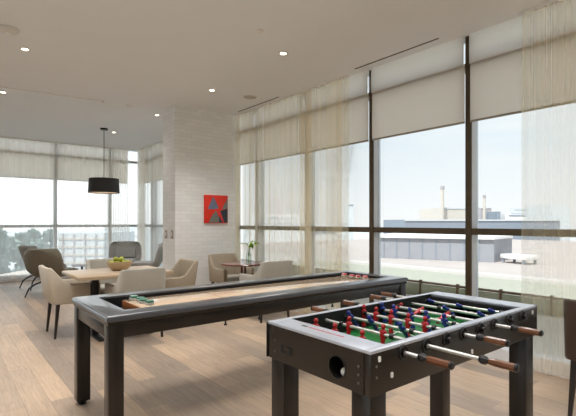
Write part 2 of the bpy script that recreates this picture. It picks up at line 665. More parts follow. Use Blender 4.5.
# ------------------------------------------------------------------ sheer curtains
def sheer(name_label, axis, at, spans, m, group, z0=0.035, z1=CEIL - 0.02):
    """spans: (from, to, wavelength, depth, lean): a run of folds of that pitch and depth; lean rolls them over each other."""
    cols = []
    ph = 0.0
    for (a, b, wl, amp, lean) in spans:
        n = max(2, int((b - a) / wl * 14))
        for i in range(n):
            u = a + (b - a) * i / n
            ph += 2 * PI * (b - a) / n / wl * random.uniform(0.85, 1.15)
            cols.append((u + lean * math.sin(2 * ph), amp * math.sin(ph) * (0.85 + 0.3 * math.sin(u * 11.3 + 1.0))))
    bm = new()
    zs = [z0, 0.9, 1.9, z1]
    rows = []
    for k, z in enumerate(zs):
        s = (1.12, 1.0, 0.95, 0.8)[k]
        rows.append([(at + d * s, u, z) if axis == 'x' else (u, at + d * s, z) for u, d in cols])
    vr = [[bm.verts.new(p) for p in r] for r in rows]
    for k in range(len(zs) - 1):
        for i in range(len(cols) - 1):
            bm.faces.new((vr[k][i], vr[k][i + 1], vr[k + 1][i + 1], vr[k + 1][i]))
    bmesh.ops.recalc_face_normals(bm, faces=bm.faces[:])
    c = ((at, (spans[0][0] + spans[-1][1]) / 2, 0) if axis == 'x' else ((spans[0][0] + spans[-1][1]) / 2, at, 0))
    t = thing('sheer_curtain', name_label, 'curtain', c, 0, group)
    bm.transform(Matrix.Translation(-Vector(c)))
    obj('curtain_cloth', bm, m, t, 180)
    bm = new()
    a, b = spans[0][0], spans[-1][1]
    if axis == 'x':
        box(bm, -.016, .016, a - c[1], b - c[1], CEIL - .022, CEIL - .001)
    else:
        box(bm, a - c[0], b - c[0], -.016, .016, CEIL - .022, CEIL - .001)
    obj('curtain_track', bm, M_track, t)
    return t


sheer('cream sheer curtain with two gathered bands, hanging beside the brick wall', 'x', 4.13,
      [(3.9, 4.02, .08, .015, 0), (4.02, 4.3, .05, .042, .003), (4.3, 4.62, .13, .03, 0), (4.62, 4.88, .042, .042, .003),
       (4.88, 6.52, .14, .032, .002), (6.52, 6.62, .04, .03, .003)], M_sheer, 'sheer curtains of the room')
sheer('cream sheer curtain gathered at the right end of the window wall behind the brown chair', 'x', 4.13,
      [(0.2, 1.3, .07, .04, .003), (1.3, 1.56, .05, .038, .002), (1.56, 1.76, .10, .022, 0)], M_sheer, 'sheer curtains of the room')
sheer('white sheer curtain across the far window behind the lounge chairs', 'y', 11.55,
      [(-1.4, 3.3, .2, .035, .01), (3.3, 3.92, .06, .045, .01)], M_sheer_white, 'sheer curtains of the room')
sheer('white sheer curtain along the alcove side window just left of the brick wall', 'x', 4.1,
      [(7.3, 10.9, .18, .03, .008), (10.9, 11.45, .06, .045, .01)], M_sheer_white, 'sheer curtains of the room')


# ------------------------------------------------------------------ ceiling fixtures
M_lens = glow('warm_lens', (255, 240, 214), 9.0)


def downlight(x, y, label, on=True, group='recessed ceiling downlights'):
    t = thing('downlight', label, 'ceiling light', (x, y, CEIL), 0, group)
    bm = new()
    lathe(bm, [(0.034, -0.001), (0.036, -0.007), (0.056, -0.007), (0.06, -0.001)], n=24, cap=False)
    obj('trim_ring', bm, M_track, t)
    bm = new()
    lathe(bm, [(0.001, -0.004), (0.034, -0.003)], n=24, cap=False)
    obj('lens', bm, M_lens if on else M_white, t)
    if on:
        ld = bpy.data.lights.new('downlight_lamp', 'SPOT')
        ld.energy = LAMP_W
        ld.color = (1.0, 0.98, 0.955)
        ld.spot_size = R(118)
        ld.spot_blend = 1.0
        ld.shadow_soft_size = 0.5
        lo = bpy.data.objects.new('downlight_lamp', ld)
        COL.objects.link(lo)
        lo.parent = t
        lo.location = (0, 0, -0.02)
    return t


DL = [(0.745, 5.54, 'lit recessed downlight in the left ceiling, below the smoke detector in view'),
      (3.03, 3.86, 'lit recessed downlight nearest the window wall slot, right of the sprinkler head'),
      (3.075, 5.58, 'lit recessed downlight in the ceiling in front of the brick wall'),
      (3.03, 7.49, 'lit recessed downlight right beside the top corner of the brick partition'),
      (0.74, 7.58, 'lit recessed downlight next to the white ceiling strip, at the left edge'),
      (2.9, 9.5, 'small lit recessed downlight deep in the alcove ceiling, near the far corner'),
      (0.74, 3.86, 'added unseen downlight above the near end of the shuffleboard'),  # from here on out of view, added to fill the room with light
      (3.03, 2.1, 'added unseen downlight above the far end of the foosball table'),
      (0.74, 2.1, 'added unseen downlight above the open floor beside the foosball table'),
      (0.74, 0.3, 'added unseen downlight over the camera position'),
      (3.03, 0.3, 'added unseen downlight over the brown leather chair'),
      (-1.6, 0.3, 'added unseen downlight over the left floor near the rear'),
      (-1.6, 2.1, 'added unseen downlight over the left floor beside the shuffleboard end'),
      (-1.6, 3.86, 'added unseen downlight over the left floor, midway to the far window'),
      (0.74, -1.6, 'added unseen downlight behind the camera, middle of the rear'),
      (3.03, -1.6, 'added unseen downlight behind the camera, window side'),
      (-1.6, -1.6, 'added unseen downlight behind the camera, left side')]
for d in DL:
    downlight(*d)
downlight(2.45, 7.19, 'unlit recessed ceiling fitting left of the brick corner', on=False)

t = thing('smoke_detector', 'round white smoke detector on the ceiling at the upper left', 'smoke detector', (0.537, 5.07, CEIL))
bm = new()
lathe(bm, [(0.001, -.045), (0.045, -.045), (0.06, -.036), (0.085, -.03), (0.1, -.012), (0.1, -.001)], n=32)
obj('housing', bm, mat('detector_grey', (218, 216, 212), 0.5), t)
bm = new()
lathe(bm, [(0.001, -.049), (0.03, -.049), (0.034, -.044)], n=24)
obj('sensor_cap', bm, M_white, t)
t = thing('sprinkler_head', 'tiny white sprinkler cover plate on the ceiling, top centre', 'sprinkler', (2.494, 3.56, CEIL))
bm = new()
lathe(bm, [(0.001, -.012), (0.034, -.012), (0.04, -.006), (0.04, -.001)], n=24)
obj('cover_plate', bm, M_track, t)
t = thing('ceiling_speaker', 'round flush ceiling speaker beside the slot vent near the brick wall', 'speaker', (3.698, 5.53, CEIL))
bm = new()
lathe(bm, [(0.001, -.006), (0.095, -.006), (0.1, -.004), (0.1, -.001)], n=36)
obj('grille', bm, mat('speaker_cloth', (184, 180, 172), 0.9, bump=0.4, bscale=900), t)
bm = new()
lathe(bm, [(0.1, -.001), (0.102, -.009), (0.112, -.009), (0.114, -.001)], n=36, cap=False)
obj('rim', bm, M_track, t)
for lab, y0, y1 in (('black slot air diffuser in the ceiling near the brick wall', 5.25, 6.39),
                    ('black slot air diffuser in the ceiling above the chimney window', 2.54, 3.70)):
    t = thing('slot_diffuser', lab, 'air vent', (4.03, (y0 + y1) / 2, CEIL), 0, 'slot diffusers')
    h = (y1 - y0) / 2
    boxes('slot', M_matte, t, (-.014, .014, -h, h, -.003, -.0005))
    boxes('flange', M_track, t, (-.022, -.014, -h - .008, h + .008, -.005, -.0005), (.014, .022, -h - .008, h + .008, -.005, -.0005))
t = thing('linear_ceiling_strip', 'thin white strip set in the ceiling toward the left', 'ceiling strip', (1.4, 7.23, CEIL), R(-5.7))
boxes('strip_cover', M_white, t, (-.95, .6, -.018, .018, -.018, -.0005))
boxes('end_cap', M_track, t, (.6, .64, -.026, .026, -.022, -.0005))

# pendant
t = thing('pendant_lamp', 'charcoal drum pendant lamp hanging on a thin rod over the lounge chairs', 'pendant lamp', (2.63, 9.25, CEIL))
bm = new()
lathe(bm, [(0.001, -.03), (0.07, -.03), (0.075, -.02), (0.075, -.001)], n=28)
obj('ceiling_canopy', bm, M_black, t)
bm = new()
tube(bm, [(0, 0, -.03), (0, 0, -1.06)], .007, 8)
obj('suspension_rod', bm, M_black, t)
bm = new()
lathe(bm, [(0.285, -1.02), (0.3, -1.31), (0.296, -1.31), (0.281, -1.02)], n=48, cap=False)
n_ = len(bm.verts)
obj('lamp_shade', bm, M_shade, t)
bm = new()
lathe(bm, [(0.001, -1.022), (0.283, -1.022), (0.283, -1.026), (0.001, -1.026)], n=48, cap=False)
obj('shade_lid', bm, M_shade, t)
bm = new()
lathe(bm, [(0.001, -1.296), (0.29, -1.296), (0.29, -1.29), (0.001, -1.29)], n=48, cap=False)
obj('diffuser', bm, glow('pendant_diffuser', (255, 214, 168), 0.35), t)
bm = new()
tube(bm, [(0, 0, -1.06), (0, 0, -1.14)], .02, 10)
ball(bm, (0, 0, -1.18), .045, 14)
obj('bulb', bm, glow('bulb_glow', (255, 220, 170), 6.0), t)

# ------------------------------------------------------------------ wall art and switches
t = thing('wall_painting', 'small abstract canvas of red field with blue-grey triangles on brick wall', 'painting', (3.739, 6.66, 1.57))
wd, hd = 0.225, 0.24
bm = new()
box(bm, -wd, wd, -.035, -.0005, -hd, hd, 0.003)
obj('canvas', bm, mat('vermilion_paint', (228, 48, 24), 0.6, vary=0.1, vscale=10), t)
MA = [mat('paint_slate_blue', (112, 122, 146), 0.6, vary=0.12, vscale=12), mat('paint_dark_slate', (48, 56, 66), 0.6, vary=0.1),
      mat('paint_grey', (118, 120, 112), 0.6, vary=0.1), mat('paint_rose', (222, 52, 66), 0.6, vary=0.06)]


def patch(pts, m):
    bm = new()
    Mx = Matrix.Rotation(R(90), 4, 'X')
    q = [((u - .5) * 2 * wd, (.5 - v) * 2 * hd) for u, v in pts]
    prism(bm, q, 0.0352, 0.0362, Mx)
    obj('paint_shape', bm, m, t, 0)


patch([(.36, .04), (.6, .46), (.45, .5), (.12, .5)], MA[0])
patch([(.99, .1), (.99, .46), (.72, .5)], MA[2])
patch([(.99, .46), (.99, .98), (.84, .98), (.66, .56)], MA[1])
patch([(.48, .54), (.62, .82), (.6, .98), (.16, .98), (.28, .76)], MA[2])
patch([(.62, .74), (.78, .98), (.6, .98)], MA[1])
patch([(.56, .56), (.64, .55), (.84, .98), (.79, .98)], MA[3])
for lab, y in (('beige wall switch plate on the side of the brick partition, nearer the far window', 7.02),
               ('beige wall switch plate on the side of the brick partition, nearer the corner', 6.78)):
    t = thing('switch_plate', lab, 'light switch', (3.0, y, 1.145), 0, 'switch plates')
    boxes('plate', mat('switch_beige', (160, 148, 130), 0.5), t, (-.008, -.0005, -.045, .045, -.07, .07), bev=.002)
    boxes('rocker', M_track, t, (-.012, -.008, -.017, .017, -.034, .034), bev=.001)

# ------------------------------------------------------------------ shuffleboard table
X0, X1, Y0, Y1, ZT = .777, 3.71, 2.68, 3.545, .79
t = thing('shuffleboard_table', 'long dark wood shuffleboard table with pale maple playing board', 'shuffleboard table', ((X0 + X1) / 2, (Y0 + Y1) / 2, 0))
O = Matrix.Translation((-(X0 + X1) / 2, -(Y0 + Y1) / 2, 0))
IX0, IX1, IY0, IY1 = .935, 3.585, 2.83, 3.40


def shuf(name, m, *bs, bev=0.0, seg=2):
    bm = new()
    for b in bs:
        box(bm, *b, bev=bev, seg=seg)
    return obj(name, bm, m, t, M=O)


# rounded top rails
def ring_rail(name, m, prof):
    """prof: (share of the way from the outer edge to the inner edge, z); mitred at the four corners."""
    bm = new()
    rows = []
    for u, z in prof:
        xa, xb = X0 + (IX0 - X0) * u, X1 + (IX1 - X1) * u
        ya, yb = Y0 + (IY0 - Y0) * u, Y1 + (IY1 - Y1) * u
        rows.append([bm.verts.new(p) for p in ((xa, ya, z), (xb, ya, z), (xb, yb, z), (xa, yb, z))])
    n = len(rows)
    for i in range(n):
        for j in range(4):
            bm.faces.new((rows[i][j], rows[i][(j + 1) % 4], rows[(i + 1) % n][(j + 1) % 4], rows[(i + 1) % n][j]))
    return obj(name, bm, m, t, 28, M=O)


ring_rail('top_rail', M_rail, [(.10, .748), (.03, .750), (.0, .757), (.0, .772), (.02, .781), (.06, .787), (.12, .79), (.95, .79), (1.0, .786), (1.0, .748)])
ring_rail('rail_moulding', M_espresso, [(.2, .730), (.07, .730), (.06, .735), (.06, .7475), (.2, .7475)])
e_ = .018
shuf('apron', M_espresso_x, (X0 + e_, X1 - e_, Y0 + e_, Y0 + e_ + .03, .645, .731), bev=.003)
shuf('apron', M_espresso_x, (X0 + e_, X1 - e_, Y1 - e_ - .03, Y1 - e_, .645, .731), bev=.003)
shuf('apron', M_espresso, (X0 + e_, X0 + e_ + .03, Y0 + e_ + .03, Y1 - e_ - .03, .645, .731), bev=.003)
shuf('apron', M_espresso, (X1 - e_ - .03, X1 - e_, Y0 + e_ + .03, Y1 - e_ - .03, .645, .731), bev=.003)
shuf('cradle', M_felt, (IX0 - .05, IX1 + .05, IY0 - .05, IY1 + .05, .66, .70))
shuf('gutter_lining', M_matte, (IX0 - .004, IX0 + .004, IY0, IY1, .70, .775), (IX1 - .004, IX1 + .004, IY0, IY1, .70, .775),
     (IX0, IX1, IY0 - .004, IY0 + .004, .70, .775), (IX0, IX1, IY1 - .004, IY1 + .004, .70, .775))
BZ = .765
shuf('playing_board', M_maple, (1.085, 3.53, 2.905, 3.325, .701, BZ), bev=.003)
shuf('board_end_block', M_maple_end, (1.075, 1.0849, 2.905, 3.325, .701, BZ - .001), bev=.002)
for x in (1.72, 2.9):
    shuf('score_line', M_leg, (x, x + .006, 2.91, 3.32, BZ, BZ + .0006))
for (lx, ly) in ((X0 + .014, Y0 + .013), (X0 + .014, Y1 - .103), (X1 - .106, Y0 + .013), (X1 - .106, Y1 - .103)):
    lg = shuf('leg', M_espresso, (lx, lx + .092, ly, ly + .09, .03, .7305), bev=.004)
    bm = new()
    lathe(bm, [(.022, 0), (.03, .006), (.03, .012), (.014, .014), (.014, .031)], n=16, M=O @ Matrix.Translation((lx + .046, ly + .045, 0)))
    obj('foot', bm, M_black, lg)
for x in (1.62, 1.92, 2.7):
    bm = new()
    tube(bm, [(x, 2.74, .61), (x, 2.74, .66)], .006, 8)
    tube(bm, [(x, 2.74, .605), (x, 2.74, .617)], .012, 8)
    obj('adjuster', bm, M_black, t, M=O)

M_puckg = mat('green_puck_cap', (38, 112, 88), 0.3, coat=.4)
M_puckr = mat('red_puck_cap', (186, 36, 34), 0.3, coat=.4)


def puck(x, y, m, label, group):
    p = thing('shuffleboard_puck', label, 'puck', (x, y, BZ), 0, group)
    bm = new()
    lathe(bm, [(.029, .0005), (.033, .003), (.033, .014), (.025, .018)], n=28)
    obj('steel_base', bm, M_steel, p)
    bm = new()
    lathe(bm, [(.024, .018), (.0295, .02), (.030, .027), (.026, .031), (.001, .031)], n=28)
    obj('coloured_cap', bm, m, p)


gl = ['green capped puck nearest the far rail of the shuffleboard', 'green capped puck second from the far rail of the shuffleboard',
      'green capped puck third from the far rail, second from the front', 'green capped puck nearest the front rail of the shuffleboard']
for i, (y, x) in enumerate(((3.29, 1.15), (3.19, 1.165), (3.105, 1.155), (3.02, 1.168))):
    puck(x, y, M_puckg, gl[i], 'green pucks')
rl = [g.replace('green', 'red') for g in gl]
for i, (y, x) in enumerate(((3.29, 3.42), (3.16, 3.40), (3.085, 3.41), (3.005, 3.43))):
    puck(x, y, M_puckr, rl[i], 'red pucks')

# ------------------------------------------------------------------ foosball table
FX0, FX1, FY0, FY1, FZ = 1.17, 2.53, 1.0, 1.605, .90
FB = .738
FC = ((FX0 + FX1) / 2, (FY0 + FY1) / 2, 0)
ft = thing('foosball_table', 'black foosball table with silver rim and red and blue players', 'foosball table', FC)
FO = Matrix.Translation((-FC[0], -FC[1], 0))


def foos(name, m, *bs, bev=0.0, parent=None):
    bm = new()
    for b in bs:
        box(bm, *b, bev=bev)
    return obj(name, bm, m, parent or ft, M=FO)


TH = .032
PX0, PX1 = 1.283, 2.412
foos('side_panel', M_espresso_x, (FX0 + .002, FX1 - .002, FY0, FY0 + TH, FB, FZ - .012), bev=.002)
foos('side_panel', M_espresso_x, (FX0 + .002, FX1 - .002, FY1 - TH, FY1, FB, FZ - .012), bev=.002)
foos('side_lining', M_matte, (PX0, PX1, FY0 + TH, FY0 + TH + .004, .784, FZ - .001), (PX0, PX1, FY1 - TH - .004, FY1 - TH, .784, FZ - .001))
foos('rim_strip', M_silver, (FX0, FX1, FY0, FY0 + TH, FZ - .012, FZ), bev=.002)
foos('rim_strip', M_silver, (FX0, FX1, FY1 - TH, FY1, FZ - .012, FZ), bev=.002)
foos('end_plate', M_silver, (FX0, PX0, FY0 + TH, FY1 - TH, FZ - .012, FZ - .0006), bev=.001)
foos('end_plate', M_silver, (PX1, FX1, FY0 + TH, FY1 - TH, FZ - .012, FZ - .0006), bev=.001)
foos('playfield', M_pitch, (PX0, PX1, FY0 + TH + .004, FY1 - TH - .004, .770, .784))
for x0, x1 in ((PX0, PX0 + .02), (PX1 - .02, PX1)):
    foos('goal_wall', M_matte, (x0, x1, FY0 + TH + .004, 1.21, .784, FZ - .013), (x0, x1, 1.395, FY1 - TH - .004, .784, FZ - .013), (x0, x1, 1.21, 1.395, .845, FZ - .013))
lw = .003
foos('pitch_marking', M_white, (1.846 - lw, 1.846 + lw, FY0 + .04, FY1 - .04, .784, .7845), (1.44, 1.444, 1.15, 1.455, .784, .7845),
     (2.25, 2.254, 1.15, 1.455, .784, .7845), (PX0 + .02, 1.44, 1.15, 1.154, .784, .7845), (PX0 + .02, 1.44, 1.451, 1.455, .784, .7845),
     (2.254, PX1 - .02, 1.15, 1.154, .784, .7845), (2.254, PX1 - .02, 1.451, 1.455, .784, .7845))
bm = new()
lathe(bm, [(.092, .7841), (.092, .7846), (.098, .7846), (.098, .7841)], n=40, M=FO @ Matrix.Translation((1.846, 1.3025, 0)), cap=False)
obj('pitch_marking', bm, M_white, ft)
# near end panel with the ball return hole cut through it
bm = new()
box(bm, FX0, FX0 + .03, FY0 + TH, FY1 - TH, FB, FZ - .012)
ep = obj('end_panel', bm, M_espresso, ft, 0, M=FO)
bm = new()
tube(bm, [(FX0 - .05, 1.163, .805), (FX0 + .1, 1.163, .805)], .041, 40)
ct = obj('cutter', bm, M_matte, ft, 0, M=FO)
md = ep.modifiers.new('hole', 'BOOLEAN')
md.object = ct
md.solver = 'EXACT'
dg = bpy.context.evaluated_depsgraph_get()
me2 = bpy.data.meshes.new_from_object(ep.evaluated_get(dg))
ep.modifiers.clear()
ep.data = me2
bpy.data.objects.remove(ct)
foos('end_panel', M_espresso, (FX1 - .03, FX1, FY0 + TH, FY1 - TH, FB, FZ - .012))
foos('floor_panel', M_espresso, (FX0 + .03, FX1 - .03, FY0 + TH, FY1 - TH, FB + .004, FB + .012))
# return cup behind the hole
bm = new()
Mx = FO @ Matrix.Translation((FX0, 1.163, .805)) @ Matrix.Rotation(R(90), 4, 'Y')
lathe(bm, [(.041, -.002), (.046, -.002), (.046, .002), (.041, .004), (.0405, .07), (.001, .07)], n=36, M=Mx, cap=False)
obj('return_cup', bm, M_black, ft)
b_ = new()
ball(b_, (0, 0, 0), .0165, 20)
bo = obj('foosball', b_, M_white)
bo.location = (FX0 + .032, 1.153, .805 - .041 + .0185)
tag(bo, 'small white ball resting in the round return hole of the foosball table', 'ball')
# leg posts
for lx, ly in ((FX0 + .012, FY0 + .012), (FX0 + .012, FY1 - .102), (FX1 - .1, FY0 + .012), (FX1 - .1, FY1 - .102)):
    lg = foos('leg', M_espresso, (lx, lx + .088, ly, ly + .09, .03, FB + .001), bev=.003)
    bm = new()
    lathe(bm, [(.03, 0), (.036, .006), (.036, .014), (.012, .016), (.012, .031)], n=18, M=FO @ Matrix.Translation((lx + .044, ly + .045, 0)))
    obj('foot', bm, M_black, lg)
foos('corner_brace', M_black, (FX0 - .004, FX0 + .03, FY1, FY1 + .006, FB, FZ - .006), bev=.001)
foos('corner_brace', M_black, (FX1 - .004, FX1 + .004, FY0 - .001, FY0 + .03, FB, FZ - .006), bev=.001)


def disc(bm, p, axis, r, h, n=18):
    p = Vector(p)
    a = Vector(axis)
    tube(bm, [p, p + a * h], r, n)


def bolt(p, axis, r=.0045):
    bm = new()
    disc(bm, p, axis, r, .003, 14)
    return obj('bolt', bm, M_bolt, ft, M=FO)


for z in (.862, .825, .775):
    bolt((FX0, FY1 - .055, z), (-1, 0, 0))
for z in (.835, .805, .775):
    bolt((FX0, FY0 + .055, z), (-1, 0, 0))
for x, z in ((1.2, .842), (1.2, .803), (2.5, .842), (2.5, .803), (2.5, .865)):
    bolt((x, FY0, z), (0, -1, 0), .005)
for x, z in ((1.215, .866), (1.285, .795), (1.85, .775), (2.33, .795), (2.475, .868)):
    bm = new()
    box(bm, x - .006, x + .006, FY0 - .003, FY0, z - .010, z + .010, .004, 3)
    obj('white_cap', bm, M_white, ft, M=FO)
# red line of lettering-like marks and small black mark on the near plate
M_redink = mat('red_print', (186, 52, 62), 0.5)
bm = new()
yy = 1.40
random.seed(3)
while yy > 1.20:
    wq = random.choice((.006, .008, .009))
    box(bm, 1.233, 1.233 + random.choice((.008, .011)), yy - wq, yy, FZ - .0006, FZ - .0001)
    yy -= wq + .0035
obj('printed_line', bm, M_redink, ft, M=FO)
foos('printed_mark', M_black, (1.231, 1.246, 1.41, 1.445, FZ - .0006, FZ - .0001))
# dark emblem on the end panel
foos('emblem', M_matte, (FX0 - .0012, FX0, 1.492, 1.508, .782, .816), (FX0 - .0012, FX0, 1.475, 1.492, .782, .789), (FX0 - .0012, FX0, 1.475, 1.492, .809, .816),
     (FX0 - .0012, FX0, 1.43, 1.465, .782, .789), (FX0 - .0012, FX0, 1.43, 1.465, .809, .816), (FX0 - .0012, FX0, 1.43, 1.446, .789, .809))

RZ = .864


def player_mesh():
    """A table football figure centred on the rod axis, feet down, facing +x."""
    bm = new()

    def ring(cx, z, rx, ry, n=12):
        return [Vector((cx + rx * math.cos(2 * PI * k / n), ry * math.sin(2 * PI * k / n), z)) for k in range(n)]
    loft(bm, [ring(.003, -.073, .012, .010), ring(.003, -.070, .014, .0115), ring(.002, -.060, .013, .011), ring(0, -.050, .007, .009), ring(0, -.036, .007, .011),
              ring(0, -.022, .008, .012), ring(0, -.010, .010, .013), ring(0, .0, .011, .0145), ring(0, .010, .010, .0165), ring(0, .017, .008, .0155), ring(0, .021, .005, .006), ring(0, .024, .0055, .0055)])
    ball(bm, (0, 0, .033), .011, 14, (1, .9, 1.15))
    for s in (-1, 1):
        tube(bm, [(0, s * .0145, .013), (.002, s * .017, 0), (.003, s * .0155, -.014)], [.005, .0048, .004], 8)
    return bm


pm = {}
for key, m in (('r', M_red), ('b', M_blue)):
    tmp = obj('player', player_mesh(), m, None, 50)
    pm[key] = tmp.data
    bpy.data.objects.remove(tmp)
# team, x, front end y, back end y, handle side, tilt, men y
RODS = [('r', 1.353, .918, 1.64, 'f', 0, (1.358, 1.20, 1.48)),
        ('r', 1.500, .769, 1.66, 'f', 4, (1.413, 1.213)),
        ('b', 1.643, .985, 1.71, 'k', 38, (1.396, 1.215, 1.53)),
        ('r', 1.776, .925, 1.64, 'f', 3, (1.565, 1.482, 1.385, 1.284, 1.189)),
        ('b', 1.922, .985, 1.74, 'k', 18, (1.555, 1.473, 1.371, 1.275, 1.175)),
        ('r', 2.054, .908, 1.64, 'f', 75, (1.555, 1.413, 1.256)),
        ('b', 2.208, .985, 1.77, 'k', 60, (1.338, 1.138)),
        ('b', 2.352, .985, 1.80, 'k', 70, (1.523, 1.34, 1.154))]


def grip(ya, sgn, x):
    bm = new()
    d = sgn
    rings = [(0, .0135), (.012, .015), (.05, .0165), (.09, .0155), (.112, .0165), (.118, .0135)]
    tube(bm, [(x, ya + d * u * .74, RZ) for u, r in rings], [r * .88 for u, r in rings], 8)
    return bm


for team, x, ya, yb, side, tilt, men in RODS:
    bm = new()
    tube(bm, [(x, ya, RZ), (x, yb, RZ)], .0075, 12)
    rod = obj('rod', bm, M_steel, ft, M=FO)
    y = ya if side == 'f' else yb
    d = -1 if side == 'f' else 1
    bm = new()
    tube(bm, [(x, y - d * .012, RZ), (x, y - d * .004, RZ), (x, y + d * .01, RZ), (x, y + d * .016, RZ)], [.012, .016, .015, .011], 16)
    tube(bm, [(x, y + d * .016, RZ), (x, y + d * .03, RZ)], .010, 14)
    obj('handle_collar', bm, M_black, rod, M=FO)
    obj('handle_grip', grip(y + d * .024, d, x), M_grip, rod, 30, M=FO)
    bm = new()
    tube(bm, [(x, y + d * .110, RZ), (x, y + d * .117, RZ), (x, y + d * .122, RZ)], [.0135, .0145, .009], 16)
    obj('handle_cap', bm, M_black, rod, M=FO)
    bm = new()
    y2 = yb if side == 'f' else ya
    tube(bm, [(x, y2 - (.012 if side == 'f' else -.012), RZ), (x, y2 + (.008 if side == 'f' else -.008), RZ)], .0115, 14)
    obj('rod_end_cap', bm, M_black, rod, M=FO)
    for yy_ in (min(men) - .05, max(men) + .045):
        yy_ = min(max(yy_, FY0 + .055), FY1 - .055)
        bm = new()
        tube(bm, [(x, yy_ - .010, RZ), (x, yy_ + .010, RZ)], .0125, 14)
        obj('rubber_bumper', bm, M_black, rod, M=FO)
    for my in men:
        p = bpy.data.objects.new('player', pm[team])
        COL.objects.link(p)
        p.parent = rod
        p.location = (x - FC[0], my - FC[1], RZ)
        p.rotation_euler = (0, R(tilt if team == 'r' else -tilt), 0 if team == 'r' else 0)
        if team == 'b':
            p.rotation_euler = (0, R(tilt), PI)
    for yb_, dd in ((FY0, -1), (FY1, 1)):      # a bearing in each side panel: ring, spokes, hub
        bm = new()
        Mx = FO @ Matrix.Translation((x, yb_, RZ)) @ Matrix.Rotation(R(90) * (1 if dd < 0 else -1), 4, 'X')
        lathe(bm, [(.021, 0), (.022, .007), (.028, .007), (.0295, 0)], n=28, M=Mx, cap=False)
        lathe(bm, [(.008, 0), (.0085, .010), (.0135, .010), (.014, 0)], n=20, M=Mx, cap=False)
        for k in range(3):
            a = 2 * PI * k / 3 + .5
            bmx = Mx @ Matrix.Rotation(a, 4, 'Z')
            box(bm, .012, .0225, -.0035, .0035, 0, .005, M=bmx)
        obj('bearing', bm, M_black, ft, M=None)


# ------------------------------------------------------------------ chairs
def make_dining_chair(label, m_shell, m_seat):
    """A low tub armchair facing +x: a wrap-round shell of back and arms, a seat cushion and four tapered legs."""
    t = thing('dining_chair', label, 'chair', (0, 0, 0))
    pts = []                        # (x, y, outward normal, top height, lean)
    W, RR, XB, XF = .275, .07, -.27, .25
    path = []
    for i in range(7):
        path.append((XF - (XF - XB - RR) * i / 6, -W, 0, -1))
    for i in range(1, 6):
        a = -PI / 2 - (PI / 2) * i / 6
        path.append((XB + RR + RR * math.cos(a), -W + RR + RR * math.sin(a), math.cos(a), math.sin(a)))
    for i in range(7):
        path.append((XB, -W + RR + (2 * W - 2 * RR) * i / 6, -1, 0))
    for i in range(1, 6):
        a = PI - (PI / 2) * i / 6
        path.append((XB + RR + RR * math.cos(a), W - RR + RR * math.sin(a), math.cos(a), math.sin(a)))
    for i in range(7):
        path.append((XB + RR + (XF - XB - RR) * i / 6, W, 0, 1))
    th = .055
    rings = []
    for x, y, nx, ny in path:
        s = max(0.0, min(1.0, (-.10 - x) / .12))
        s = s * s * (3 - 2 * s)
        top = .625 + (.825 - .625) * s
        lean = .07 * s

        def P(off, z):
            f = (z - .41) / (.825 - .41)
            return Vector((x - nx * off - lean * f - .0 * s, (y - ny * off) * (1 - .05 * s * f), z))
        rings.append([P(.004, .40), P(0, .42), P(0, top - .02), P(.01, top - .004), P(th * .5, top), P(th - .01, top - .004), P(th, top - .02), P(th, .42), P(th - .004, .40)])
    bm = new()
    loft(bm, rings)
    obj('shell', bm, m_shell, t, 50)
    bm = new()
    box(bm, -.225, .245, -.222, .222, .385, .42, .01)
    obj('seat_base', bm, m_shell, t)
    bm = new()
    box(bm, -.212, .262, -.218, .218, .418, .485, .025, 4)
    obj('seat_cushion', bm, m_seat, t)
    for sx in (-1, 1):
        for sy in (-1, 1):
            cx, cy = (.205 if sx > 0 else -.20), sy * .215
            fx, fy = cx + sx * .035, cy + sy * .02
            bm = new()

            def sq(x, y, z, h):
                return [Vector((x - h, y - h, z)), Vector((x + h, y - h, z)), Vector((x + h, y + h, z)), Vector((x - h, y + h, z))]
            loft(bm, [sq(fx, fy, 0, .011), sq(cx, cy, .40, .02)])
            obj('leg', bm, M_leg, t)
    return t


ch = make_dining_chair('cream upholstered armchair at the near-left end of the dining table, nearest the camera side', M_cream, M_greige)


def place(o, x, y, deg, label=None, group=None):
    o.location = (x, y, 0)
    o.rotation_euler = (0, 0, R(deg))
    if label:
        o['label'] = label
    if group:
        o['group'] = group
    return o


DG = 'armchairs at the dining table'
place(ch, 1.285, 5.83, 0, 'cream tub armchair at the left end of the oak dining table, legs in view', DG)


def dup(src, x, y, deg, label, group=None, mats=None):
    c = copy_tree(src)
    place(c, x, y, deg, label, group)
    if mats:
        for k in c.children:
            if k.name.split('.')[0] in mats:
                k.data = k.data.copy()
                k.data.materials.clear()
                k.data.materials.append(mats[k.name.split('.')[0]])
    return c


GR = {'shell': M_greige, 'seat_base': M_greige, 'seat_cushion': M_greige}
TN = {'shell': M_tan, 'seat_base': M_tan, 'seat_cushion': M_greige}
BR = {'shell': M_leather, 'seat_base': M_leather, 'seat_cushion': M_tan}
dup(ch, 1.82, 5.16, 90, 'pale greige tub armchair showing its flat back, in front of the fruit bowl', DG, GR)
dup(ch, 1.86, 6.2, -90, 'greige tub armchair on the far side of the oak table, behind the bowl', DG, GR)
dup(ch, 2.44, 5.63, 180, 'tan tub armchair side on at the oak table end next to the brick corner', DG, TN)
RG = 'armchairs at the round table'
dup(ch, 3.67, 6.03, -90, 'tan tub armchair standing against the white brick wall below the painting', RG, TN)
dup(ch, 3.6, 5.0, 90, 'greige tub armchair at the round table showing its back, beside the curtain', RG, GR)
dup(ch, 3.655, 0.90, 0, 'dark brown leather armchair cut off by the picture edge past the foosball table', None, BR)


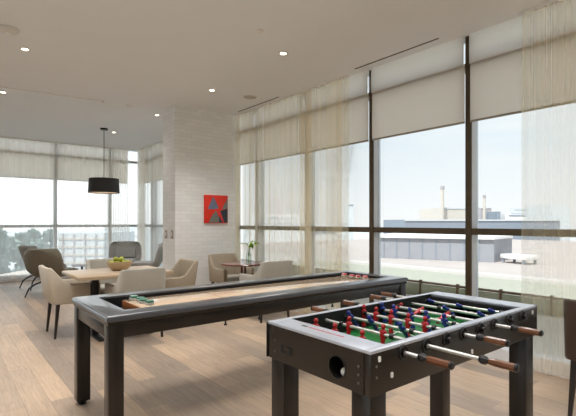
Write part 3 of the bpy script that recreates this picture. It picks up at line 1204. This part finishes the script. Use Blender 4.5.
def make_lounge(label, m):
    t = thing('lounge_chair', label, 'lounge chair', (0, 0, 0))
    prof = [(.36, .40, .30), (.25, .385, .31), (.1, .36, .33), (-.04, .335, .345), (-.14, .34, .36), (-.215, .40, .37), (-.27, .50, .375), (-.32, .62, .37), (-.37, .74, .355), (-.405, .82, .325), (-.42, .86, .27)]
    nu = 14

    def surf(off):
        rows = []
        for i, (x, z, hw) in enumerate(prof):
            p0 = prof[max(0, i - 1)]
            p1 = prof[min(len(prof) - 1, i + 1)]
            tx, tz = p1[0] - p0[0], p1[1] - p0[1]
            ln = math.hypot(tx, tz)
            nx, nz = tz / ln, -tx / ln      # inward: towards the sitter
            if nz < -0.3 and nx < 0:
                nx, nz = -nx, -nz
            row = []
            for j in range(nu + 1):
                u = -1 + 2 * j / nu
                bend = .16 * max(0, (i - 3) / 7) * abs(u) ** 2.6
                up = .10 * max(0, 1 - abs(i - 4) / 5) * abs(u) ** 4
                row.append(Vector((x + nx * off + bend, u * hw * (1 - off * .12), z + nz * off + up)))
            rows.append(row)
        return rows
    A, B = surf(0.0), surf(0.055)
    bm = new()
    va = [[bm.verts.new(p) for p in r] for r in A]
    vb = [[bm.verts.new(p) for p in r] for r in B]
    n, k = len(A), nu
    for i in range(n - 1):
        for j in range(k):
            bm.faces.new((va[i][j], va[i][j + 1], va[i + 1][j + 1], va[i + 1][j]))
            bm.faces.new((vb[i][j + 1], vb[i][j], vb[i + 1][j], vb[i + 1][j + 1]))
    for i in range(n - 1):
        bm.faces.new((va[i][0], va[i + 1][0], vb[i + 1][0], vb[i][0]))
        bm.faces.new((va[i + 1][k], va[i][k], vb[i][k], vb[i + 1][k]))
    for j in range(k):
        bm.faces.new((va[0][j + 1], va[0][j], vb[0][j], vb[0][j + 1]))
        bm.faces.new((va[n - 1][j], va[n - 1][j + 1], vb[n - 1][j + 1], vb[n - 1][j]))
    obj('shell', bm, m, t, 50)
    bm = new()
    box(bm, -.16, .36, -.255, .255, .405, .485, .03, 4)
    obj('seat_cushion', bm, m, t)
    bm = new()
    Mx = Matrix.Translation((-.21, 0, .60)) @ Matrix.Rotation(R(-17), 4, 'Y')
    box(bm, -.035, .035, -.24, .24, -.12, .16, .03, 4, M=Mx)
    obj('back_cushion', bm, m, t)
    bm = new()
    box(bm, -.12, .12, -.06, .06, .27, .335, .01)
    obj('swivel_hub', bm, M_black, t)
    for sx in (-1, 1):
        for sy in (-1, 1):
            bm = new()
            tube(bm, [(sx * .06, sy * .04, .30), (sx * .2, sy * .17, .23), (sx * .27, sy * .235, .16), (sx * .32, sy * .275, .008)], [.016, .016, .014, .011], 8)
            obj('leg', bm, M_black, t)
    return t


lc = make_lounge('olive grey shell lounge chair', M_olive)
LG = 'shell lounge chairs under the pendant'
place(lc, 1.62, 8.95, 42, 'olive grey shell lounge chair showing its broad back, behind the dining table', LG)
SL = {'shell': M_slate, 'seat_cushion': M_slate, 'back_cushion': M_slate}
dup(lc, 1.66, 10.1, 12, 'grey shell lounge chair half hidden behind the olive one, at the far left', LG, SL)
dup(lc, 3.42, 10.45, -118, 'grey shell lounge chair facing the room, in front of the gathered curtain', LG, SL)
dup(lc, 3.6, 9.3, 152, 'shell lounge chair seen side on next to the brick partition', LG, SL)

t = thing('side_table', 'low round grey side table between the lounge chairs', 'side table', (2.34, 9.78, 0))
bm = new()
lathe(bm, [(.001, .44), (.195, .44), (.2, .448), (.195, .458), (.001, .458)], n=36, cap=False)
obj('tabletop', bm, mat('grey_stone', (150, 150, 150), 0.4, vary=.06), t)
bm = new()
tube(bm, [(0, 0, .012), (0, 0, .44)], .022, 14)
obj('column', bm, M_black, t)
bm = new()
lathe(bm, [(.16, 0), (.16, .01), (.03, .018), (.001, .018)], n=32)
obj('base', bm, M_black, t)

# dining table
t = thing('dining_table', 'rectangular oak dining table on dark metal pedestals', 'table', (1.72, 5.48, 0))
bm = new()
box(bm, -.54, .54, -.43, .42, .712, .752, .006)
obj('tabletop', bm, M_oak, t)
for x in (-.27, .27):
    bm = new()
    box(bm, x - .035, x + .035, -.05, .05, .02, .70, .004)
    obj('pedestal', bm, M_black, t)
    bm = new()
    box(bm, x - .04, x + .04, -.33, .33, .0, .022, .004)
    obj('foot_bar', bm, M_black, t)
    bm = new()
    box(bm, x - .04, x + .04, -.3, .3, .695, .713, .003)
    obj('top_bar', bm, M_black, t)

BX, BY = 1.765, 5.56
t = thing('fruit_bowl', 'turned pale wooden bowl of yellow-green fruit on the dining table', 'bowl', (BX, BY, .752))
bm = new()
lathe(bm, [(.001, .0005), (.075, .0005), (.11, .02), (.145, .075), (.15, .11), (.142, .11), (.135, .078), (.10, .028), (.001, .018)], n=40, cap=False)
obj('body', bm, M_bowlwood, t)
fr = None
spots = []
for ring, n, z in ((.098, 8, .088), (.04, 3, .058)):
    for k in range(n):
        a = 2 * PI * k / n + (.2 if n == 8 else .6)
        spots.append((ring * math.cos(a), ring * math.sin(a), z))
spots += [(.033, .026, .132), (-.038, .014, .134), (.006, -.046, .131)]
for k, (x, y, z) in enumerate(spots):
    if fr is None:
        bm = new()
        lathe(bm, [(.001, .027), (.007, .031), (.02, .027), (.030, .011), (.031, -.004), (.024, -.022), (.009, -.029), (.001, -.026)], n=20, cap=False)
        fr = obj('green_fruit', bm, M_fruit, None, 60)
        o = fr
    else:
        o = fr.copy()
        COL.objects.link(o)
    o.location = (BX + x, BY + y, .752 + z)
    o.rotation_euler = (random.uniform(-.5, .5), random.uniform(-.5, .5), random.uniform(0, 6))
    tag(o, 'yellow-green fruit heaped in the wooden bowl on the dining table', 'fruit', 'fruit in the wooden bowl')

# round table
t = thing('round_table', 'small round mahogany table near the window and brick wall', 'table', (3.56, 5.5, 0))
bm = new()
lathe(bm, [(.001, .715), (.33, .715), (.352, .722), (.356, .732), (.35, .742), (.001, .742)], n=56, cap=False)
obj('tabletop', bm, M_mahog, t)
for x in (-.03, .03):
    bm = new()
    tube(bm, [(x, 0, .02), (x, 0, .716)], .018, 14)
    obj('column', bm, M_mahog, t)
bm = new()
lathe(bm, [(.22, 0), (.22, .012), (.06, .022), (.001, .022)], n=40)
obj('base', bm, M_black, t)
# vase with leaves
VX, VY, VZ = 3.56, 5.36, .742
t = thing('leaf_vase', 'clear glass vase holding a sprig of broad green leaves on the round table', 'vase', (VX, VY, VZ))
bm = new()
lathe(bm, [(.001, .001), (.04, .001), (.046, .03), (.04, .10), (.034, .16), (.032, .16), (.037, .10), (.042, .03), (.036, .008), (.001, .008)], n=32, cap=False)
obj('glass_body', bm, M_vase, t)


def leaf(base, tip, width, droop):
    bm = new()
    base, tip = Vector(base), Vector(tip)
    d = tip - base
    side = d.cross(Vector((0, 0, 1))).normalized()
    n = 9
    rows = []
    for i in range(n + 1):
        s = i / n
        c = base + d * s + Vector((0, 0, droop * math.sin(s * PI)))
        wv = width * math.sin(PI * min(1, s * .97 + .03)) ** .8 * (1 - .25 * s)
        up = Vector((0, 0, .25 * wv))
        rows.append([c - side * wv + up, c - side * wv * .5 + up * .4, c, c + side * wv * .5 + up * .4, c + side * wv + up])
    loft(bm, rows, closed=False, cap=False)
    bmesh.ops.solidify(bm, geom=bm.faces[:], thickness=.0015)
    obj('leaf', bm, M_leaf, t, 60)


LV = [((-.02, .01, .22), (-.15, .09, .25), .045, .06), ((.02, -.01, .23), (.16, -.12, .23), .055, .07), ((.01, .0, .25), (.12, -.03, .29), .045, .05),
      ((0, -.01, .22), (.05, -.15, .24), .045, .06), ((-.01, 0, .24), (-.09, .02, .29), .035, .03), ((.02, .01, .22), (.11, .05, .20), .045, .05)]
for b0, tp, wd_, dr in LV:
    leaf(b0, tp, wd_, dr)
    bm = new()
    tube(bm, [(b0[0] * -.4, b0[1] * -.4, .012), (b0[0] * .3, b0[1] * .3, .12), b0], [.003, .0028, .002], 6)
    obj('stem', bm, M_stem, t)

# ------------------------------------------------------------------ outside
s_, c_ = math.sin(R(38.75)), math.cos(R(38.75))


def far(px, d):
    """World x, y of the direction of picture column px at depth d, used once to lay out the townscape."""
    r = (px - 288) / 436 * d
    return d * s_ + r * c_, d * c_ - r * s_


def hgt(py, d):
    return EYE - (py - 222) / 436 * d


M_roofw = mat('pale_roof', (186, 177, 172), 0.9, vary=.06, vscale=.6)
M_roofb = mat('beige_roof', (168, 169, 155), 0.9, vary=.04, vscale=.5)
M_coping = mat('white_coping', (200, 196, 192), 0.8)
M_clad = mat('grey_cladding', (150, 152, 158), 0.7, vary=.05, vscale=1.2)
M_clad2 = mat('blue_grey_cladding', (138, 146, 158), 0.8)
M_brown = mat('brown_rail', (96, 70, 50), 0.6)
M_gdark = mat('dark_green_mesh', (150, 152, 130), 0.8)
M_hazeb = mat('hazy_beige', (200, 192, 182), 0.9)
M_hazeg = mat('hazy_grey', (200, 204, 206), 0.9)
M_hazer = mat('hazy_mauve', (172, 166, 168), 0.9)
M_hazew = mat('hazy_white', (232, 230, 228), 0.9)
M_ground = mat('distant_ground', (206, 212, 214), 0.95, vary=.05, vscale=.02)  # far haze is mixed into the base colour
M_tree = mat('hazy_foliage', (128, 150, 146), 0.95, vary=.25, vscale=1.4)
M_dkw = mat('dark_window', (92, 98, 104), 0.3)

bm = new()
box(bm, -400, 900, -200, 900, -14.2, -14)
struct(obj('ground', bm, M_ground))


def poly_block(name, m, pts, z0, z1, parent=None, smooth=0):
    bm = new()
    prism(bm, pts, z0, z1)
    return obj(name, bm, m, parent, smooth)


RZf = -1.0
o = poly_block('lower_roof', M_roofb, [(4.6, -4), (18.2, -4), (18.2, 20), (4.6, 20)], RZf - .4, RZf)
o['kind'] = 'structure'
o['label'] = 'beige flat lower roof right outside the window wall'
o = poly_block('far_roof', M_roofw, [(18.9, -4), (60, -4), (60, 40), (18.9, 40)], RZf - .4, RZf + .02)
o['kind'] = 'structure'
tag(poly_block('roof_coping', M_coping, [(18.2, -4), (18.9, -4), (18.9, 40), (18.2, 40)], RZf - .4, RZf + .12), 'white coping edge running across the flat roof outside', 'roof edge')

t = thing('roof_railing', 'brown parapet railing with small posts just outside the window', 'railing', (5.2, 2, RZf))
boxes('parapet', M_coping, t, (-.08, .08, -4, 7.5, 0, 1.33))
boxes('mesh_panel', M_gdark, t, (-.012, .012, -4, 7.5, 1.33, 1.50))
boxes('top_bar', M_brown, t, (-.03, .03, -4, 7.5, 1.51, 1.535), bev=.004)
for k in range(20):
    y = -3.4 + k * .55
    boxes('post', M_brown, t, (-.018, .018, y - .016, y + .016, 1.33, 1.552), bev=.003)

# big grey rooftop building
pa, pb, pc_ = far(372, 28.6), far(468, 25.8), far(494, 25.0)
pd = far(512, 27.5)
pe = far(400, 36)
t = thing('rooftop_plant_room', 'long low grey panelled building on the roof outside', 'building', (pc_[0], pc_[1], RZf))


def rel(p):
    return (p[0] - pc_[0], p[1] - pc_[1])


zt = hgt(238.5, 26.5) - RZf
poly_block('wall', M_clad, [rel(pa), rel(pc_), rel(pd), rel(pe)], .02, zt, t)
poly_block('roof_edge', M_hazew, [rel(far(371.5, 28.4)), rel(far(494.3, 24.8)), rel(far(513, 27.4)), rel(far(399, 36.2))], zt, zt + .14, t)
for k in range(1, 9):
    u = k / 9
    x = pa[0] + (pc_[0] - pa[0]) * u
    y = pa[1] + (pc_[1] - pa[1]) * u
    dv = (Vector((pc_[0] - pa[0], pc_[1] - pa[1], 0))).normalized()
    bm = new()
    box(bm, -.03, .03, -.03, .012, .02, zt, M=Matrix.Translation((x - pc_[0], y - pc_[1], 0)) @ Matrix.Rotation(math.atan2(dv.y, dv.x), 4, 'Z'))
    obj('panel_seam', bm, M_clad2, t)
# white roof unit
p = far(519, 24.5)
t = thing('roof_unit', 'white boxy air handling unit on low feet on the pale roof', 'roof unit', (p[0], p[1], RZf), R(-20))
boxes('cabinet', M_hazew, t, (-.5, .5, -.85, .85, .28, .52), bev=.02)
for x in (-.4, .4):
    for y in (-.7, .7):
        boxes('foot', M_clad2, t, (x - .05, x + .05, y - .05, y + .05, 0.02, .28))


def block(px0, px1, py0, py1, d, m, depth, name, label, cat, base=-14.0, parts=()):
    a, b = far(px0, d), far(px1, d)
    fw = Vector((s_, c_, 0))
    t = thing(name, label, cat, (a[0], a[1], base))
    pts = [(0, 0), (b[0] - a[0], b[1] - a[1]), (b[0] - a[0] + fw.x * depth, b[1] - a[1] + fw.y * depth), (fw.x * depth, fw.y * depth)]
    poly_block('wall', m, pts, 0, hgt(py0, d) - base, t)
    for (q0, q1, z0, z1, pm_, nm) in parts:
        a2, b2 = far(q0, d - .15), far(q1, d - .15)
        pts = [(a2[0] - a[0], a2[1] - a[1]), (b2[0] - a[0], b2[1] - a[1]), (b2[0] - a[0] + fw.x * .3, b2[1] - a[1] + fw.y * .3), (a2[0] - a[0] + fw.x * .3, a2[1] - a[1] + fw.y * .3)]
        poly_block(nm, pm_, pts, hgt(z1, d) - base, hgt(z0, d) - base, t)
    return t


block(405, 560, 219.5, 240, 62, M_clad2, 14, 'long_warehouse', 'long blue-grey flat building at the horizon behind the transom', 'building',
      parts=((405, 560, 219.5, 221, M_hazeg, 'parapet'),))
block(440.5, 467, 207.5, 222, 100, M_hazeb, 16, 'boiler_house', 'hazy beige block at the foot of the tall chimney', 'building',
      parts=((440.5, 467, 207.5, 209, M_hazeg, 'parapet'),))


def chimney(px, py, d, r, label):
    p = far(px, d)
    t = thing('chimney', label, 'chimney', (p[0], p[1], -14))
    h = hgt(py, d) + 14
    bm = new()
    lathe(bm, [(r * 1.25, 0), (r, h - .8), (r, h - .79)], n=24)
    obj('shaft', bm, M_hazeb, t)
    bm = new()
    lathe(bm, [(r, h - .8), (r * 1.2, h - .7), (r * 1.2, h), (r * .7, h), (r * .7, h - .4)], n=24, cap=False)
    obj('rim', bm, M_hazer, t)


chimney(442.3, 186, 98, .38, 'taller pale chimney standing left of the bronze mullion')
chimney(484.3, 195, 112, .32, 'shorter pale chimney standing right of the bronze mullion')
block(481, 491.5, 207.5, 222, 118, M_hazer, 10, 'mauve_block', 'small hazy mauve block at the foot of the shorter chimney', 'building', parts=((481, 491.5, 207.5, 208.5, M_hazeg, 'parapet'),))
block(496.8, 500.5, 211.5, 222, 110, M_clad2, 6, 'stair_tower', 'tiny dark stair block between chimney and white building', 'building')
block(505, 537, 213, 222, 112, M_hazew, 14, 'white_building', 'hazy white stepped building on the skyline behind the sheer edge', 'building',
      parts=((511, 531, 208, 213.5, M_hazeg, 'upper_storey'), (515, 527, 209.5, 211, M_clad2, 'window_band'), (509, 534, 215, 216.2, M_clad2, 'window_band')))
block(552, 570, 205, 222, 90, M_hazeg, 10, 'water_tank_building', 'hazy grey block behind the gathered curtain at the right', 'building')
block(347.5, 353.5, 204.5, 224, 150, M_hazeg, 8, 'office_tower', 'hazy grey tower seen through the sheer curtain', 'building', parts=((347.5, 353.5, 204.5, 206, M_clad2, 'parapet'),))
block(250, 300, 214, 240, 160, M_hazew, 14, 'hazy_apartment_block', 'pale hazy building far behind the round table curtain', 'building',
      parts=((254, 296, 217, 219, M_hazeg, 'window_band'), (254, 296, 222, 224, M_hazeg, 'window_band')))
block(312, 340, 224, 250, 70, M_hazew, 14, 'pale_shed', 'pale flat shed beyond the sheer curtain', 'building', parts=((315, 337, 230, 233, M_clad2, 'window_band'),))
# beyond the far windows: pale building frames and trees
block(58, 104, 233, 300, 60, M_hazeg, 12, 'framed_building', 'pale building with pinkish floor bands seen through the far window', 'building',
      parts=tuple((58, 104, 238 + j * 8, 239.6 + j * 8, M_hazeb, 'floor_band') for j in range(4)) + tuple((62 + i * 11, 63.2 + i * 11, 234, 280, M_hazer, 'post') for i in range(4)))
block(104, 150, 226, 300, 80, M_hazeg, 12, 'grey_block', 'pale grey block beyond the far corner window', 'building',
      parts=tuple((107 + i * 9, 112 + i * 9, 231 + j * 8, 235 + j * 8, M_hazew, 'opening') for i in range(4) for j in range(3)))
block(-30, 22, 280, 300, 30, M_hazeb, 6, 'low_brick_house', 'low pinkish roof below the trees at the left window', 'building', parts=((-30, 22, 280, 282, M_hazer, 'parapet'),))


def tree(px, d, py, rx, label):
    p = far(px, d)
    h = hgt(py, d) + 14
    t = thing('tree', label, 'tree', (p[0], p[1], -14), 0, 'trees beyond the far window')
    bm = new()
    tube(bm, [(0, 0, 0), (.1, 0, h * .5), (0, .1, h * .8)], [.3, .22, .1], 8)
    obj('trunk', bm, M_brown, t)
    bm = new()
    lobes = []
    for k in range(16):
        zz = h * random.uniform(.45, .9)
        rr = rx * .62 * random.uniform(.1, 1) * max(.3, 1 - abs(zz / h - .62) * 1.8)
        a = random.uniform(0, 2 * PI)
        lobes.append((Vector((rr * math.cos(a), rr * math.sin(a), zz)), rx * random.uniform(.26, .44)))
    for c, r in lobes:
        for k in range(150):
            d = Vector((random.gauss(0, 1), random.gauss(0, 1), random.gauss(0, 1))).normalized()
            p_ = c + d * r * random.uniform(.7, 1.02)
            u = Vector((random.gauss(0, 1), random.gauss(0, 1), random.gauss(0, 1))).normalized()
            v = u.orthogonal().normalized()
            q = rx * random.uniform(.05, .085)
            bm.faces.new([bm.verts.new(p_ + u * q * 1.5), bm.verts.new(p_ + v * q), bm.verts.new(p_ - u * q * 1.5), bm.verts.new(p_ - v * q)])
    obj('crown', bm, M_tree, t, 0)


tl = ['hazy green tree outside the far window, at the left edge of the view', 'hazy green tree outside the far window behind the left lounge chair',
      'hazy green tree just left of the far mullion', 'hazy green tree low outside the far window',
      'hazy green tree half behind the pale far mullion', 'distant hazy tree behind the left edge tree', 'distant hazy tree between two nearer trees']
for i, a in enumerate(((-6, 44, 229, 2.0), (20, 57, 227, 3.0), (39, 47, 226, 1.9), (-34, 62, 227, 2.9), (48, 66, 225, 2.4), (2, 82, 226, 3.4), (34, 96, 226, 3.8))):
    tree(*a, tl[i])
